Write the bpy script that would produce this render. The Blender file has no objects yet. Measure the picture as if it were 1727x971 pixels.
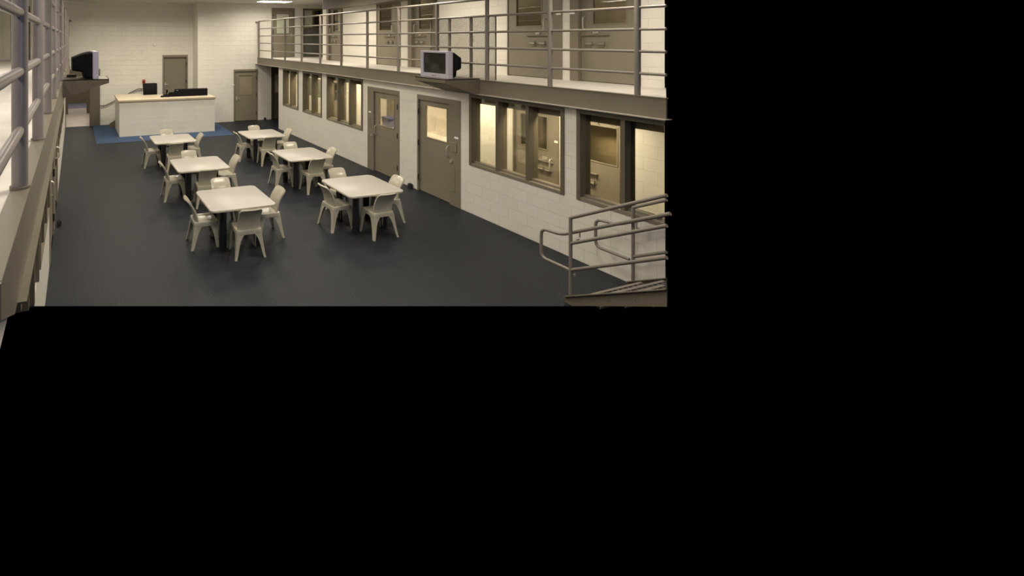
import bpy, bmesh, math, random
from mathutils import Vector, Matrix
random.seed(7)
D = bpy.data
scn = bpy.context.scene
COL = scn.collection
PI = math.pi

# ------------------------------------------------------------------ materials
def new_mat(name):
    m = D.materials.new(name); m.use_nodes = True
    nt = m.node_tree
    return m, nt, nt.nodes['Principled BSDF']

def noise_col(nt, bsdf, col, amt, scale, detail=4.0):
    """base colour with a slight tone variation"""
    geo = nt.nodes.new('ShaderNodeNewGeometry')
    n = nt.nodes.new('ShaderNodeTexNoise'); n.inputs['Scale'].default_value = scale; n.inputs['Detail'].default_value = detail
    r = nt.nodes.new('ShaderNodeValToRGB')
    lo = [c * (1 - amt) for c in col]; hi = [min(1, c * (1 + amt)) for c in col]
    r.color_ramp.elements[0].position = .3; r.color_ramp.elements[0].color = (*lo, 1)
    r.color_ramp.elements[1].position = .7; r.color_ramp.elements[1].color = (*hi, 1)
    nt.links.new(geo.outputs['Position'], n.inputs['Vector'])
    nt.links.new(n.outputs['Fac'], r.inputs['Fac'])
    nt.links.new(r.outputs['Color'], bsdf.inputs['Base Color'])
    return n, r

def plain(name, col, rough=.5, metal=0.0, amt=.05, scale=6.0, bump=0.0, bscale=200.0, spec=.5):
    m, nt, b = new_mat(name)
    noise_col(nt, b, col, amt, scale)
    b.inputs['Roughness'].default_value = rough; b.inputs['Metallic'].default_value = metal
    b.inputs['Specular IOR Level'].default_value = spec
    if bump:
        geo = nt.nodes.new('ShaderNodeNewGeometry')
        n = nt.nodes.new('ShaderNodeTexNoise'); n.inputs['Scale'].default_value = bscale
        bp = nt.nodes.new('ShaderNodeBump'); bp.inputs['Strength'].default_value = bump; bp.inputs['Distance'].default_value = .002
        nt.links.new(geo.outputs['Position'], n.inputs['Vector'])
        nt.links.new(n.outputs['Fac'], bp.inputs['Height']); nt.links.new(bp.outputs['Normal'], b.inputs['Normal'])
    return m

def block_mat(name, axes, col, zoff=0.0):
    """painted concrete block, running bond; axes = which world axes run along and up the wall"""
    m, nt, b = new_mat(name)
    geo = nt.nodes.new('ShaderNodeNewGeometry'); sep = nt.nodes.new('ShaderNodeSeparateXYZ')
    cmb = nt.nodes.new('ShaderNodeCombineXYZ'); add = nt.nodes.new('ShaderNodeMath'); add.operation = 'ADD'; add.inputs[1].default_value = zoff
    nt.links.new(geo.outputs['Position'], sep.inputs[0])
    nt.links.new(sep.outputs[axes[0]], cmb.inputs['X'])
    nt.links.new(sep.outputs['Z'], add.inputs[0]); nt.links.new(add.outputs[0], cmb.inputs['Y'])
    br = nt.nodes.new('ShaderNodeTexBrick')
    br.inputs['Scale'].default_value = 1.0; br.inputs['Brick Width'].default_value = .4064; br.inputs['Row Height'].default_value = .2032
    br.inputs['Mortar Size'].default_value = .0045; br.inputs['Mortar Smooth'].default_value = .6; br.inputs['Bias'].default_value = 0
    br.inputs['Color1'].default_value = (*col, 1); br.inputs['Color2'].default_value = (*[c * .965 for c in col], 1)
    br.inputs['Mortar'].default_value = (*[c * .91 for c in col], 1)
    nt.links.new(cmb.outputs[0], br.inputs['Vector'])
    n = nt.nodes.new('ShaderNodeTexNoise'); n.inputs['Scale'].default_value = 2.2; n.inputs['Detail'].default_value = 6
    nt.links.new(geo.outputs['Position'], n.inputs['Vector'])
    mr = nt.nodes.new('ShaderNodeMapRange'); mr.inputs['To Min'].default_value = .93; mr.inputs['To Max'].default_value = 1.05
    nt.links.new(n.outputs['Fac'], mr.inputs['Value'])
    mx = nt.nodes.new('ShaderNodeMix'); mx.data_type = 'RGBA'; mx.blend_type = 'MULTIPLY'; mx.inputs['Factor'].default_value = 1
    nt.links.new(br.outputs['Color'], mx.inputs['A']); nt.links.new(mr.outputs['Result'], mx.inputs['B'])
    nt.links.new(mx.outputs['Result'], b.inputs['Base Color'])
    fine = nt.nodes.new('ShaderNodeTexNoise'); fine.inputs['Scale'].default_value = 90
    nt.links.new(geo.outputs['Position'], fine.inputs['Vector'])
    h = nt.nodes.new('ShaderNodeMath'); h.operation = 'MULTIPLY_ADD'; h.inputs[1].default_value = -1.0
    sc = nt.nodes.new('ShaderNodeMath'); sc.operation = 'MULTIPLY'; sc.inputs[1].default_value = .12
    nt.links.new(fine.outputs['Fac'], sc.inputs[0])
    nt.links.new(br.outputs['Fac'], h.inputs[0]); nt.links.new(sc.outputs[0], h.inputs[2])
    bp = nt.nodes.new('ShaderNodeBump'); bp.inputs['Strength'].default_value = .7; bp.inputs['Distance'].default_value = .006
    nt.links.new(h.outputs[0], bp.inputs['Height']); nt.links.new(bp.outputs['Normal'], b.inputs['Normal'])
    b.inputs['Roughness'].default_value = .45
    return m

def speckle_mat(name, base, fleck, scale, rough, spec=.3, mottle=.25):
    m, nt, b = new_mat(name)
    geo = nt.nodes.new('ShaderNodeNewGeometry')
    v = nt.nodes.new('ShaderNodeTexNoise'); v.inputs['Scale'].default_value = scale; v.inputs['Detail'].default_value = 3
    r = nt.nodes.new('ShaderNodeValToRGB')
    r.color_ramp.elements[0].position = .42; r.color_ramp.elements[0].color = (*base, 1)
    r.color_ramp.elements[1].position = .72; r.color_ramp.elements[1].color = (*fleck, 1)
    n2 = nt.nodes.new('ShaderNodeTexNoise'); n2.inputs['Scale'].default_value = 1.1; n2.inputs['Detail'].default_value = 5
    mr = nt.nodes.new('ShaderNodeMapRange'); mr.inputs['To Min'].default_value = 1 - mottle; mr.inputs['To Max'].default_value = 1 + mottle
    mx = nt.nodes.new('ShaderNodeMix'); mx.data_type = 'RGBA'; mx.blend_type = 'MULTIPLY'; mx.inputs['Factor'].default_value = 1
    nt.links.new(geo.outputs['Position'], v.inputs['Vector']); nt.links.new(geo.outputs['Position'], n2.inputs['Vector'])
    nt.links.new(v.outputs['Fac'], r.inputs['Fac']); nt.links.new(n2.outputs['Fac'], mr.inputs['Value'])
    nt.links.new(r.outputs['Color'], mx.inputs['A']); nt.links.new(mr.outputs['Result'], mx.inputs['B'])
    nt.links.new(mx.outputs['Result'], b.inputs['Base Color'])
    bp = nt.nodes.new('ShaderNodeBump'); bp.inputs['Strength'].default_value = .25; bp.inputs['Distance'].default_value = .002
    nt.links.new(v.outputs['Fac'], bp.inputs['Height']); nt.links.new(bp.outputs['Normal'], b.inputs['Normal'])
    b.inputs['Roughness'].default_value = rough; b.inputs['Specular IOR Level'].default_value = spec
    return m

def glass_mat(name, tint, refl=.9):
    m = D.materials.new(name); m.use_nodes = True; nt = m.node_tree; nt.nodes.clear()
    o = nt.nodes.new('ShaderNodeOutputMaterial'); t = nt.nodes.new('ShaderNodeBsdfTransparent'); g = nt.nodes.new('ShaderNodeBsdfGlossy')
    t.inputs['Color'].default_value = (*tint, 1); g.inputs['Roughness'].default_value = .02
    f = nt.nodes.new('ShaderNodeFresnel'); f.inputs['IOR'].default_value = 1.5
    k = nt.nodes.new('ShaderNodeMath'); k.operation = 'MULTIPLY'; k.inputs[1].default_value = refl
    mx = nt.nodes.new('ShaderNodeMixShader')
    nt.links.new(f.outputs[0], k.inputs[0]); nt.links.new(k.outputs[0], mx.inputs['Fac'])
    nt.links.new(t.outputs[0], mx.inputs[1]); nt.links.new(g.outputs[0], mx.inputs[2]); nt.links.new(mx.outputs[0], o.inputs['Surface'])
    return m

def emit_mat(name, col, s):
    m, nt, b = new_mat(name)
    b.inputs['Base Color'].default_value = (.8, .8, .8, 1)
    b.inputs['Emission Color'].default_value = (*col, 1); b.inputs['Emission Strength'].default_value = s
    return m

CREAM = (.80, .765, .68)
M = dict(
    blk_x=block_mat('cream_block_along_y', ('Y',), CREAM), blk_y=block_mat('cream_block_along_x', ('X',), CREAM),
    cream=plain('cream_paint', CREAM, .5, amt=.03), ceil=plain('ceiling_paint', (.62, .60, .54), .8, amt=.03),
    floor=speckle_mat('speckled_rubber_floor', (.0055, .0070, .0105), (.042, .045, .053), 75, .52, .2, .18),
    blue=speckle_mat('blue_carpet', (.040, .066, .125), (.062, .092, .155), 120, .85, .15, .1),
    conc=plain('pale_concrete', (.66, .62, .56), .6, amt=.07, scale=3, bump=.15),
    pink=plain('pale_sealed_floor', (.68, .60, .56), .35, amt=.05, scale=2),
    taupe=plain('taupe_enamel', (.215, .185, .135), .42, amt=.04, scale=4),
    leaf=plain('taupe_door_enamel', (.235, .205, .15), .45, amt=.04, scale=3),
    darkframe=plain('dark_taupe_enamel', (.135, .115, .08), .42, amt=.04, scale=4),
    beam=plain('beam_enamel', (.175, .152, .112), .45, amt=.05, scale=3),
    rail=plain('rail_enamel', (.215, .19, .16), .36, amt=.05, scale=5),
    rail_l=plain('rail_enamel_worn', (.24, .215, .205), .3, amt=.08, scale=6),  # a little paler and less yellow than the other rail enamel
    steel=plain('brushed_steel', (.62, .59, .52), .35, metal=.6, amt=.06, scale=20),
    hinge=plain('dark_bronze', (.05, .04, .03), .4, metal=.6, amt=.1),
    chair=plain('grey_beige_plastic', (.455, .425, .335), .2, amt=.03, scale=8),
    tabletop=speckle_mat('pale_laminate', (.455, .43, .39), (.40, .375, .335), 160, .35, .4, .03),
    tabedge=plain('tan_edge_band', (.50, .45, .36), .5),
    black=plain('black_enamel', (.014, .014, .016), .4, amt=.1),
    blackplastic=plain('black_plastic', (.006, .006, .007), .8, spec=.15, amt=.1, bump=.1, bscale=400),
    blackfab=plain('black_upholstery', (.009, .008, .008), .8, amt=.15, bump=.3, bscale=300, spec=.2),
    rubber=plain('black_rubber', (.02, .02, .02), .7),
    silver=plain('silver_plastic', (.50, .48, .56), .35, metal=.25, amt=.03),
    screen=plain('dark_tube_glass', (.022, .021, .02), .12, amt=.1),
    maple=plain('maple_laminate', (.66, .57, .42), .4, amt=.05, scale=9), mapleedge=plain('maple_edge', (.36, .26, .13), .5, amt=.1),
    glass=glass_mat('window_glass', (.92, .90, .82), .28), dglass=glass_mat('door_glass', (.84, .80, .70), .5),
    tanpane=plain('tan_obscured_glass', (.30, .245, .17), .3, amt=.08, scale=2),
    palepane=plain('pale_green_obscured_glass', (.55, .56, .44), .25, amt=.1, scale=3),
    greypane=plain('grey_obscured_glass', (.16, .155, .13), .25, amt=.15, scale=3),
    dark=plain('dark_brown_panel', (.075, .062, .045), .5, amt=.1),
    brownwall=plain('brown_shutter', (.20, .165, .11), .5, amt=.05),
    flange=plain('flange_enamel', (.36, .325, .275), .45),  # beam enamel made lighter, in place of light on the flange top
    meshmetal=plain('mesh_enamel', (.10, .085, .055), .5),  # metal darkened in its colour, for strands seen from the shaded side
    greyblue=plain('grey_blue_floor', (.24, .245, .32), .5),
    red=plain('red_plastic', (.42, .05, .03), .4), white=plain('white_plastic', (.90, .88, .83), .4, amt=.01),
    bluebin=plain('blue_plastic', (.05, .06, .20), .4), lamp=emit_mat('lamp_diffuser', (1, .93, .82), 9.0),
)

# ------------------------------------------------------------------ mesh helpers
class B:
    def __init__(s): s.bm = bmesh.new()
    def box(s, a, b):
        x0, x1 = sorted((a[0], b[0])); y0, y1 = sorted((a[1], b[1])); z0, z1 = sorted((a[2], b[2]))
        v = [s.bm.verts.new(p) for p in ((x0,y0,z0),(x1,y0,z0),(x1,y1,z0),(x0,y1,z0),(x0,y0,z1),(x1,y0,z1),(x1,y1,z1),(x0,y1,z1))]
        for f in ((0,3,2,1),(4,5,6,7),(0,1,5,4),(1,2,6,5),(2,3,7,6),(3,0,4,7)): s.bm.faces.new([v[i] for i in f])
        return s
    def mbox(s, mp, u0, u1, v0, v1, n0, n1): return s.box(mp(u0, v0, n0), mp(u1, v1, n1))
    def loft(s, rings, cap0=True, cap1=True, closed=True):
        R = [[s.bm.verts.new(p) for p in r] for r in rings]
        n = len(R[0])
        for a, b in zip(R, R[1:]):
            for i in range(n if closed else n - 1):
                j = (i + 1) % n
                try: s.bm.faces.new((a[i], a[j], b[j], b[i]))
                except ValueError: pass
        if cap0: s.bm.faces.new(R[0][::-1])
        if cap1: s.bm.faces.new(R[-1])
        return s
    def prism(s, pts, vec):
        """closed polygon pts (3-D) swept along vec"""
        v = Vector(vec)
        return s.loft([[Vector(p) for p in pts], [Vector(p) + v for p in pts]])
    def tube(s, pts, r, seg=12, caps=True):
        P = [Vector(p) for p in pts]; rings = []
        t0 = (P[1] - P[0]).normalized()
        up = Vector((0, 0, 1)) if abs(t0.z) < .9 else Vector((1, 0, 0))
        nrm = (up - t0 * up.dot(t0)).normalized()
        for i, p in enumerate(P):
            if i == 0: t = t0
            elif i == len(P) - 1: t = (P[i] - P[i-1]).normalized()
            else:
                a = (P[i] - P[i-1]).normalized(); b = (P[i+1] - P[i]).normalized(); t = (a + b).normalized()
            nrm = (nrm - t * nrm.dot(t)).normalized(); bn = t.cross(nrm)
            rings.append([p + (nrm * math.cos(k * 2 * PI / seg) + bn * math.sin(k * 2 * PI / seg)) * r for k in range(seg)])
        return s.loft(rings, caps, caps)
    def build(s, name, mat, parent=None, bevel=0.0, smooth=False, loc=None):
        bmesh.ops.recalc_face_normals(s.bm, faces=s.bm.faces)
        off = Vector(parent_world(parent)) if parent else Vector(loc or (0, 0, 0))
        bmesh.ops.translate(s.bm, verts=s.bm.verts, vec=-off)
        me = D.meshes.new(name); s.bm.to_mesh(me); s.bm.free()
        me.materials.append(M[mat] if isinstance(mat, str) else mat)
        if smooth:
            me.shade_smooth(); me.set_sharp_from_angle(angle=math.radians(40))
        o = D.objects.new(name, me); COL.objects.link(o)
        if parent: o.parent = parent
        else: o.location = off
        if bevel:
            md = o.modifiers.new('bevel', 'BEVEL'); md.width = bevel; md.segments = 2; md.limit_method = 'ANGLE'; md.harden_normals = False
        return o

def parent_world(o):
    v = Vector((0, 0, 0))
    while o: v += o.location; o = o.parent
    return v

def fillet(pts, r, n=5):
    P = [Vector(p) for p in pts]; out = [P[0]]
    for a, p, b in zip(P, P[1:], P[2:]):
        da, db = (a - p), (b - p); q = min(r, da.length * .49, db.length * .49)
        s, e = p + da.normalized() * q, p + db.normalized() * q
        for i in range(n + 1):
            t = i / n; out.append(s * (1-t)**2 + p * 2*t*(1-t) + e * t*t)
    out.append(P[-1]); return out

def tag(o, label, cat, group=None, kind=None):
    o['label'] = label; o['category'] = cat
    if group: o['group'] = group
    if kind: o['kind'] = kind
    return o
def thing(name, loc, label, cat, group=None, kind=None):
    o = D.objects.new(name, None); COL.objects.link(o); o.location = loc; o.empty_display_size = .1
    return tag(o, label, cat, group, kind)
def S(b, name, mat, label, cat, **kw):
    return tag(b.build(name, mat, **kw), label, cat, None, 'structure')

# planes of the room: u runs along the wall, v is height, n points out of the wall into the room
W, WL, B1, B2, UW, CW, DECK, CEIL = 7.55, -.38, 20.75, 19.83, 9.05, 8.60, 2.72, 5.05
right = lambda u, v, n: (W - n, u, v)
left = lambda u, v, n: (WL + n, u, v)
upper = lambda u, v, n: (UW - n, u, v)
cell = lambda u, v, n: (CW - n, u, v)
back1 = lambda u, v, n: (u, B1 - n, v)
back2 = lambda u, v, n: (u, B2 - n, v)

def wall(mp, u0, u1, v0, v1, th, holes):
    b = B(); us = sorted({u0, u1, *[x for h in holes for x in h[:2] if u0 < x < u1]})
    for a, c in zip(us, us[1:]):
        m = (a + c) / 2; spans = sorted((h[2], h[3]) for h in holes if h[0] <= m <= h[1]); z = v0
        for p, q in spans:
            if p > z + 1e-4: b.mbox(mp, a, c, z, p, -th, 0)
            z = max(z, q)
        if z < v1 - 1e-4: b.mbox(mp, a, c, z, v1, -th, 0)
    return b

# ------------------------------------------------------------------ the shell
b = B(); b.prism([(WL, 6.93, -.004), (6.3, 4.615, -.004), (7.0, 4.373, -.004), (7.56, 4.373, -.004), (CW, 4.97, -.004), (CW, B2, -.004), (4.82, B2, -.004), (4.82, B1, -.004), (WL, B1, -.004)], (0, 0, .004))
S(b, 'floor', 'floor', 'dark blue-grey speckled floor of the common room', 'floor')
b = B().box((.66, 17.05, 0), (5.45, B1, .006))
b.prism([(5.45, 17.05, 0), (5.55, 17.05, 0), (5.62, B2, 0), (5.45, B2, 0)], (0, 0, .006))
S(b, 'floor_carpet', 'blue', 'blue carpet laid around the desk', 'carpet')
S(B().box((WL - .8, B1 + .001, -.1), (2.2, 28.5, 0)), 'floor_passage', 'pink', 'pale floor of the passage beyond the back opening', 'floor')
S(B().box((-3.2, -6.5, CEIL), (10.8, 21.0, CEIL + .15)), 'ceiling', 'ceil', 'plain painted ceiling over the whole room', 'ceiling')

WIN = {1: (15.86, 17.23, 2), 2: (14.10, 15.50, 2), 3: (11.72, 13.77, 3), 4: (5.81, 7.84, 3), 5: (4.375, 5.60, 2)}
DOORS = {1: (10.10, 11.48, 11.19, 10.16), 2: (8.08, 9.436, 9.38, 8.39)}      # frame u0,u1, leaf edges
ZS, ZT = .972, 2.40
holes = [(a, c, ZS, ZT) for a, c, _ in WIN.values()] + [(a, c, 0, 2.235) for a, c, *_ in DOORS.values()]
b = wall(right, 4.50, 17.67, 0, 2.425, .22, holes)
for z0, z1 in ((0, ZS), (ZT, 2.425)): b.prism([(W, 4.372, z0), (W, 4.50, z0), (W + .22, 4.50, z0)], (0, 0, z1 - z0))
S(b, 'wall_right', 'blk_x', 'cream block wall of windows and doors under the walkway', 'wall')
lh = [(a, c, ZS, ZT) for a, c, _ in list(WIN.values())[:4]] + [(a, c, 0, 2.235) for a, c, *_ in DOORS.values()]
b = wall(left, 8.0, B1, 0, 2.425, .22, [h for h in lh if h[0] > 8])
b.mbox(left, 7.84, 8.0, 0, 2.425, -.22, 0); b.mbox(left, 5.81, 7.84, ZT, 2.425, -.22, 0)
b.prism([left(6.93, 0, 0), left(7.84, 0, 0), left(7.84, ZS, 0), left(5.05, ZS, 0)], (-.22, 0, 0))
b.mbox(left, 5.60, 5.81, ZS, 2.425, -.22, 0)
S(b, 'wall_left', 'blk_x', 'cream block wall seen edge on beneath the near railing', 'wall')
S(wall(back1, -3.2, 4.82, 0, CEIL, .3, [(-.38, .95, 0, 2.3), (3.50, 4.60, .6, 2.838), (-2.62, -1.60, DECK, 4.9), (-1.42, -.6, DECK, 4.95)]), 'wall_back', 'blk_y', 'tall cream block wall behind the desk', 'wall')
S(B().box((4.82, B2, 0), (5.02, B1, CEIL)), 'wall_return', 'blk_x', 'narrow cream return where the back wall steps forward', 'wall')
S(wall(back2, 5.02, 10.75, 0, CEIL, .3, [(6.387, 7.484, 0, 2.22), (8.12, 9.1, 0, 2.30), (8.14, 9.25, DECK, 4.9), (9.66, 10.70, DECK, 4.9)]), 'wall_back_forward', 'blk_y', 'bright cream block wall beside the end of the walkway', 'wall')

UD = [  # upper cell doors: leaf far edge, leaf near edge, handle at near end?
    (8.27, 7.20, 1), (5.64, 6.68, 0), (13.24, 12.24, 1), (10.56, 11.55, 0), (15.38, 16.37, 0)]
UD = [(min(a, c), max(a, c), k) for a, c, k in UD]
def upper_frame(d): a, c, k = d; return (a - .19, c + .03) if k else (a - .04, c + .17)
uh = [(*upper_frame(d), DECK, 4.75) for d in UD]
b = wall(upper, 5.325, 16.85, DECK, CEIL, .13, uh)
b.prism([(UW, 5.25, DECK), (UW, 5.325, DECK), (UW + .13, 5.325, DECK)], (0, 0, CEIL - DECK))
S(b, 'wall_upper', 'blk_x', 'cream block wall of cell doors along the upper walkway', 'wall')
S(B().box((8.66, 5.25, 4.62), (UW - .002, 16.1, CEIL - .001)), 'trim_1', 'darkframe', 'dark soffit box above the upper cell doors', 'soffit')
# walkway slabs and edge beams
b = B(); b.prism([(7.50, 4.33, 2.43), (9.27, 5.36, 2.43), (9.27, 16.85, 2.43), (10.75, 16.85, 2.43), (10.75, B2, 2.43), (7.50, B2, 2.43)], (0, 0, .29))
S(b, 'mezzanine_floor', 'conc', 'pale concrete upper walkway floor on the window wall side', 'walkway')
b = B(); b.prism([(7.46, 4.32, 2.715), (7.53, 4.32, 2.715), (7.53, B2, 2.715), (7.46, B2, 2.715)], (0, 0, .012))
b.box((7.475, 4.32, 2.4465), (7.499, B2, 2.716))
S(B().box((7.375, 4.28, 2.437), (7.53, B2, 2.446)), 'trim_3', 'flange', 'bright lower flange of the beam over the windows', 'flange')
S(b, 'mezzanine_beam', 'beam', 'taupe steel channel edging the upper walkway over the windows', 'beam')
b = B(); b.prism([(-.25, 1.76, 2.43), (-.25, B1, 2.43), (-3.3, B1, 2.43), (-3.3, 1.76, 2.43)], (0, 0, .288))
S(b, 'mezzanine_floor_near', 'conc', 'pale concrete walkway floor behind the near railing', 'walkway')
b = B(); b.prism([(-.226, 1.74, 2.727), (-.226, B1, 2.727), (-.226, B1, 2.428), (-.226, 2.12, 2.428), (-.226, 1.74, 2.61)], (-.02, 0, 0))
b.box((-.32, 1.76, 2.7185), (-.2275, B1, 2.7292)); b.box((-.30, 2.2, 2.425), (-.19, B1, 2.432))
S(b, 'mezzanine_beam_near', 'beam', 'taupe steel channel edging the near walkway', 'beam')
S(B().box((-3.3, 1.76, DECK), (-3.2, B1, CEIL - .001)), 'wall_upper_near', 'blk_x', 'cream block wall at the back of the near walkway', 'wall')
# rooms behind the window wall
gh = [(16.0, 17.35, 1.33, 2.02)]
CD = [(6.72, 7.75, 1), (5.63, 6.66, 0), (14.35, 15.3, 1), (12.45, 13.45, 0), (11.3, 12.1, 0)]
b = wall(cell, 5.06, 17.5, 0, 2.428, .12, [(a, c, 0, 2.09) for a, c, _ in CD] + gh)
b.prism([(CW, 4.99, 0), (CW, 5.06, 0), (CW + .12, 5.06, 0)], (0, 0, 2.428))
S(b, 'wall_cells', 'blk_x', 'bright cream block wall of cell doors seen through the windows', 'wall')
S(B().box((W + .23, 17.42, 0), (CW, 17.5, 2.428)), 'wall_cells_end', 'blk_y', 'cream block end wall behind the farthest window', 'wall')
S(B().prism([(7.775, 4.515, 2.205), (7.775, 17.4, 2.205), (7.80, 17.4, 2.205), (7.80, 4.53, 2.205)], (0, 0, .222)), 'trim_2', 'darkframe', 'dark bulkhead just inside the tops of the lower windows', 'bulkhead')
S(B().mbox(cell, 16.0, 17.35, 1.33, 2.02, -.08, -.04), 'window_11', 'greypane', 'grey glazed panel in the cell wall behind the paired windows', 'window')

# ------------------------------------------------------------------ windows of the lower walls
def window(name, mp, a, c, n, label, z0=ZS, z1=ZT, run_on=False):
    t = thing(name, mp((a + c) / 2, z0, 0), label, 'window', None, 'structure')
    fw = .062
    f = B()
    if not run_on: f.mbox(mp, a, a + fw, z0, z1, -.215, .02)
    a_ = a
    if run_on: a = 4.50 - fw
    f.mbox(mp, c - fw, c, z0, z1, -.215, .02)
    f.mbox(mp, a + fw, c - fw, z1 - .06, z1, -.215, .018)
    if run_on:
        for z_, h_ in ((z1 - .06, .06),): f.prism([(W - .018, 4.372, z_), (W - .018, 4.50, z_), (W + .215, 4.50, z_)], (0, 0, h_))
    f.build('window_frame', 'darkframe', t, bevel=.004)
    s = B(); s.mbox(mp, a + fw, c - fw, z0, z0 + .05, -.215, .019); s.mbox(mp, a + fw, c - fw, z0 + .05, z0 + .085, -.16, -.06)
    if run_on: s.prism([(W - .019, 4.372, z0), (W - .019, 4.50, z0), (W + .215, 4.50, z0)], (0, 0, .05))
    s.build('window_sill', 'taupe', t, bevel=.003)
    w = (c - a - fw * (n + 1)) / n if not run_on else .55
    for i in range(1, n):
        q = a + i * (w + fw) if not run_on else 4.876
        B().mbox(mp, q, q + fw, z0 + .05, z1 - .06, -.21, .016).build('mullion', 'darkframe', t, bevel=.004)
    for i in range(n):
        q = a + fw + i * (w + fw)
        if run_on: q, w = ((4.44, .436), (4.938, .60))[i]
        B().mbox(mp, q, q + w, z0 + .085, z1 - .06, -.115, -.105).build('pane', 'glass', t)
    return t
wl = {1: 'two-pane window at the far end of the window wall', 2: 'two-pane window second from the far end of the wall',
      3: 'three-pane window just beyond the two closed doors', 4: 'three-pane window between the open-looking door and the last window',
      5: 'window above the stair foot showing cell door 5'}
wl[4] = 'three-pane window directly beneath and nearer than the television shelf'
for k, (a, c, n) in WIN.items(): window(f'window_{k}', right, a, c, n, wl[k], run_on=k == 5)
window('window_6', left, 11.72, 13.77, 3, 'far three-pane window seen edge on under the near railing')
window('window_7', left, 14.10, 15.50, 2, 'distant window of the edge-on wall, next beyond its three-pane one')
window('window_8', left, 15.86, 17.23, 2, 'most distant window of the edge-on wall')
window('window_9', left, 5.81, 7.84, 3, 'near dark-framed window seen edge on under the near walkway')
t = thing('window_10', left(5.0, 1.2, 0), 'dark window frame seen edge on at the lower left corner', 'window', None, 'structure')
for q, z in ((5.53, ZS), (4.93, 1.03), (4.33, 1.3), (3.75, 1.6)):
    B().mbox(left, q, q + .062, z, ZT, -.2, .02).build('mullion', 'darkframe', t, bevel=.004)
B().mbox(left, 3.75, 5.53, ZT - .06, ZT + .02, -.2, .015).build('window_frame', 'darkframe', t)
B().prism([left(5.53, ZS, -.11), left(5.05, ZS, -.11), left(3.8, 1.58, -.11), left(3.8, ZT - .06, -.11), left(5.53, ZT - .06, -.11)], (-.01, 0, 0)).build('pane', 'glass', t)

# ------------------------------------------------------------------ doors
def arc_pull(mp, u, v0, v1, n0, out=.06, r=.013):
    pts = fillet([mp(u, v0, n0), mp(u, v0 + .015, n0 + out), mp(u, v1 - .015, n0 + out), mp(u, v1, n0)], .04)
    return B().tube(pts, r, 8)

def door(name, mp, frame, leaf, z0, z1, win, label, kind='cell', mat_leaf='leaf', mat_frame='taupe', handle_at=None, rec=.035, pane='dglass',
         slot=None, tagpos=None, hinges=True, th=.22, head=.11, number=None):
    a, c = frame; la, lc = leaf
    t = thing(name, mp((a + c) / 2, z0, 0), label, 'door', None, 'structure')
    f = B(); f.mbox(mp, a, la - .006, z0, z1, -th + .01, .014); f.mbox(mp, lc + .006, c, z0, z1, -th + .01, .014); f.mbox(mp, la - .006, lc + .006, z1 - head, z1, -th + .01, .014)
    f.build('door_frame', mat_frame, t, bevel=.004)
    lz1 = z1 - head - .006; lz0 = z0 + .012
    l = B(); n0, n1 = -rec - .045, -rec
    if win:
        wa, wc, wb, wt = win
        for q in ((la, wa, lz0, lz1), (wc, lc, lz0, lz1), (wa, wc, lz0, wb), (wa, wc, wt, lz1)): l.mbox(mp, *q, n0, n1)
    else: l.mbox(mp, la, lc, lz0, lz1, n0, n1)
    lo = l.build('door_leaf', mat_leaf, t)
    if win:
        B().mbox(mp, wa, wc, wb, wt, n1 - .03, n1 - .022).build('door_pane', pane, t)
        g = B(); e = .018
        for q in ((wa - e, wa, wb - e, wt + e), (wc, wc + e, wb - e, wt + e), (wa, wc, wb - e, wb), (wa, wc, wt, wt + e)): g.mbox(mp, *q, n1, n1 + .008)
        g.build('glazing_bead', mat_leaf, t, bevel=.002)
    hi = handle_at
    if hi is not None:
        hz = z0 + .98
        hin = la if abs(hi - lc) < abs(hi - la) else lc
        if kind == 'lever':
            k = B(); k.mbox(mp, hi - .03, hi + .03, hz - .08, hz + .08, n1, n1 + .01)
            s = 1 if hi < (la + lc) / 2 else -1
            k.tube([mp(hi, hz, n1), mp(hi, hz, n1 + .05), mp(hi + s * .13, hz, n1 + .05)], .011, 8)
            k.build('lever_handle', 'steel', t, smooth=True)
        else:
            arc_pull(mp, hi, hz + .0, hz + .24, n1).build('pull_handle', 'steel', t, smooth=True)
        if hinges:
            for q in (.32, 1.12, 1.84): B().tube([mp(hin, z0 + q - .065, .016), mp(hin, z0 + q + .065, .016)], .014, 8).build('hinge', 'hinge', t, smooth=True)
    if slot:
        sa, sc, sz = slot
        k = B(); k.mbox(mp, sa, sc, sz - .16, sz, n1, n1 + .006); k.build('food_slot_flap', mat_leaf, t, bevel=.002)
        k = B(); k.prism([mp(sa - .02, sz, n1), mp(sa - .02, sz + .03, n1), mp(sa - .02, sz + .03, n1 + .05), mp(sa - .02, sz + .015, n1 + .05)], Vector(mp(sc + .02, 0, 0)) - Vector(mp(sa - .02, 0, 0)))
        k.build('drip_ledge', mat_leaf, t)
        for q in (.25, .75):
            m_ = sa + (sc - sa) * q
            k = B(); k.mbox(mp, m_ - .05, m_ + .05, sz - .20, sz - .10, n1 + .004, n1 + .025); k.tube([mp(m_ - .06, sz - .15, n1 + .03), mp(m_ + .06, sz - .15, n1 + .03)], .022, 8)
            k.build('slot_hinge', 'leaf', t, smooth=True)
        k = B(); m_ = (sa + sc) / 2
        k.mbox(mp, m_ - .05, m_ + .05, sz + .04, sz + .1, n1, n1 + .02); k.tube([mp(m_ - .03, sz + .07, n1 + .02), mp(m_ - .03, sz + .07, n1 + .04)], .016, 8)
        k.build('slot_lock', 'steel', t, smooth=True)
    if tagpos:
        u, v = tagpos
        B().mbox(mp, u - .055, u + .055, v - .02, v + .02, .0145 if not (la < u < lc) else n1, .019 if not (la < u < lc) else n1 + .005).build('name_tag', 'white', t)['label'] = 'small white name tag'
    return t

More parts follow.
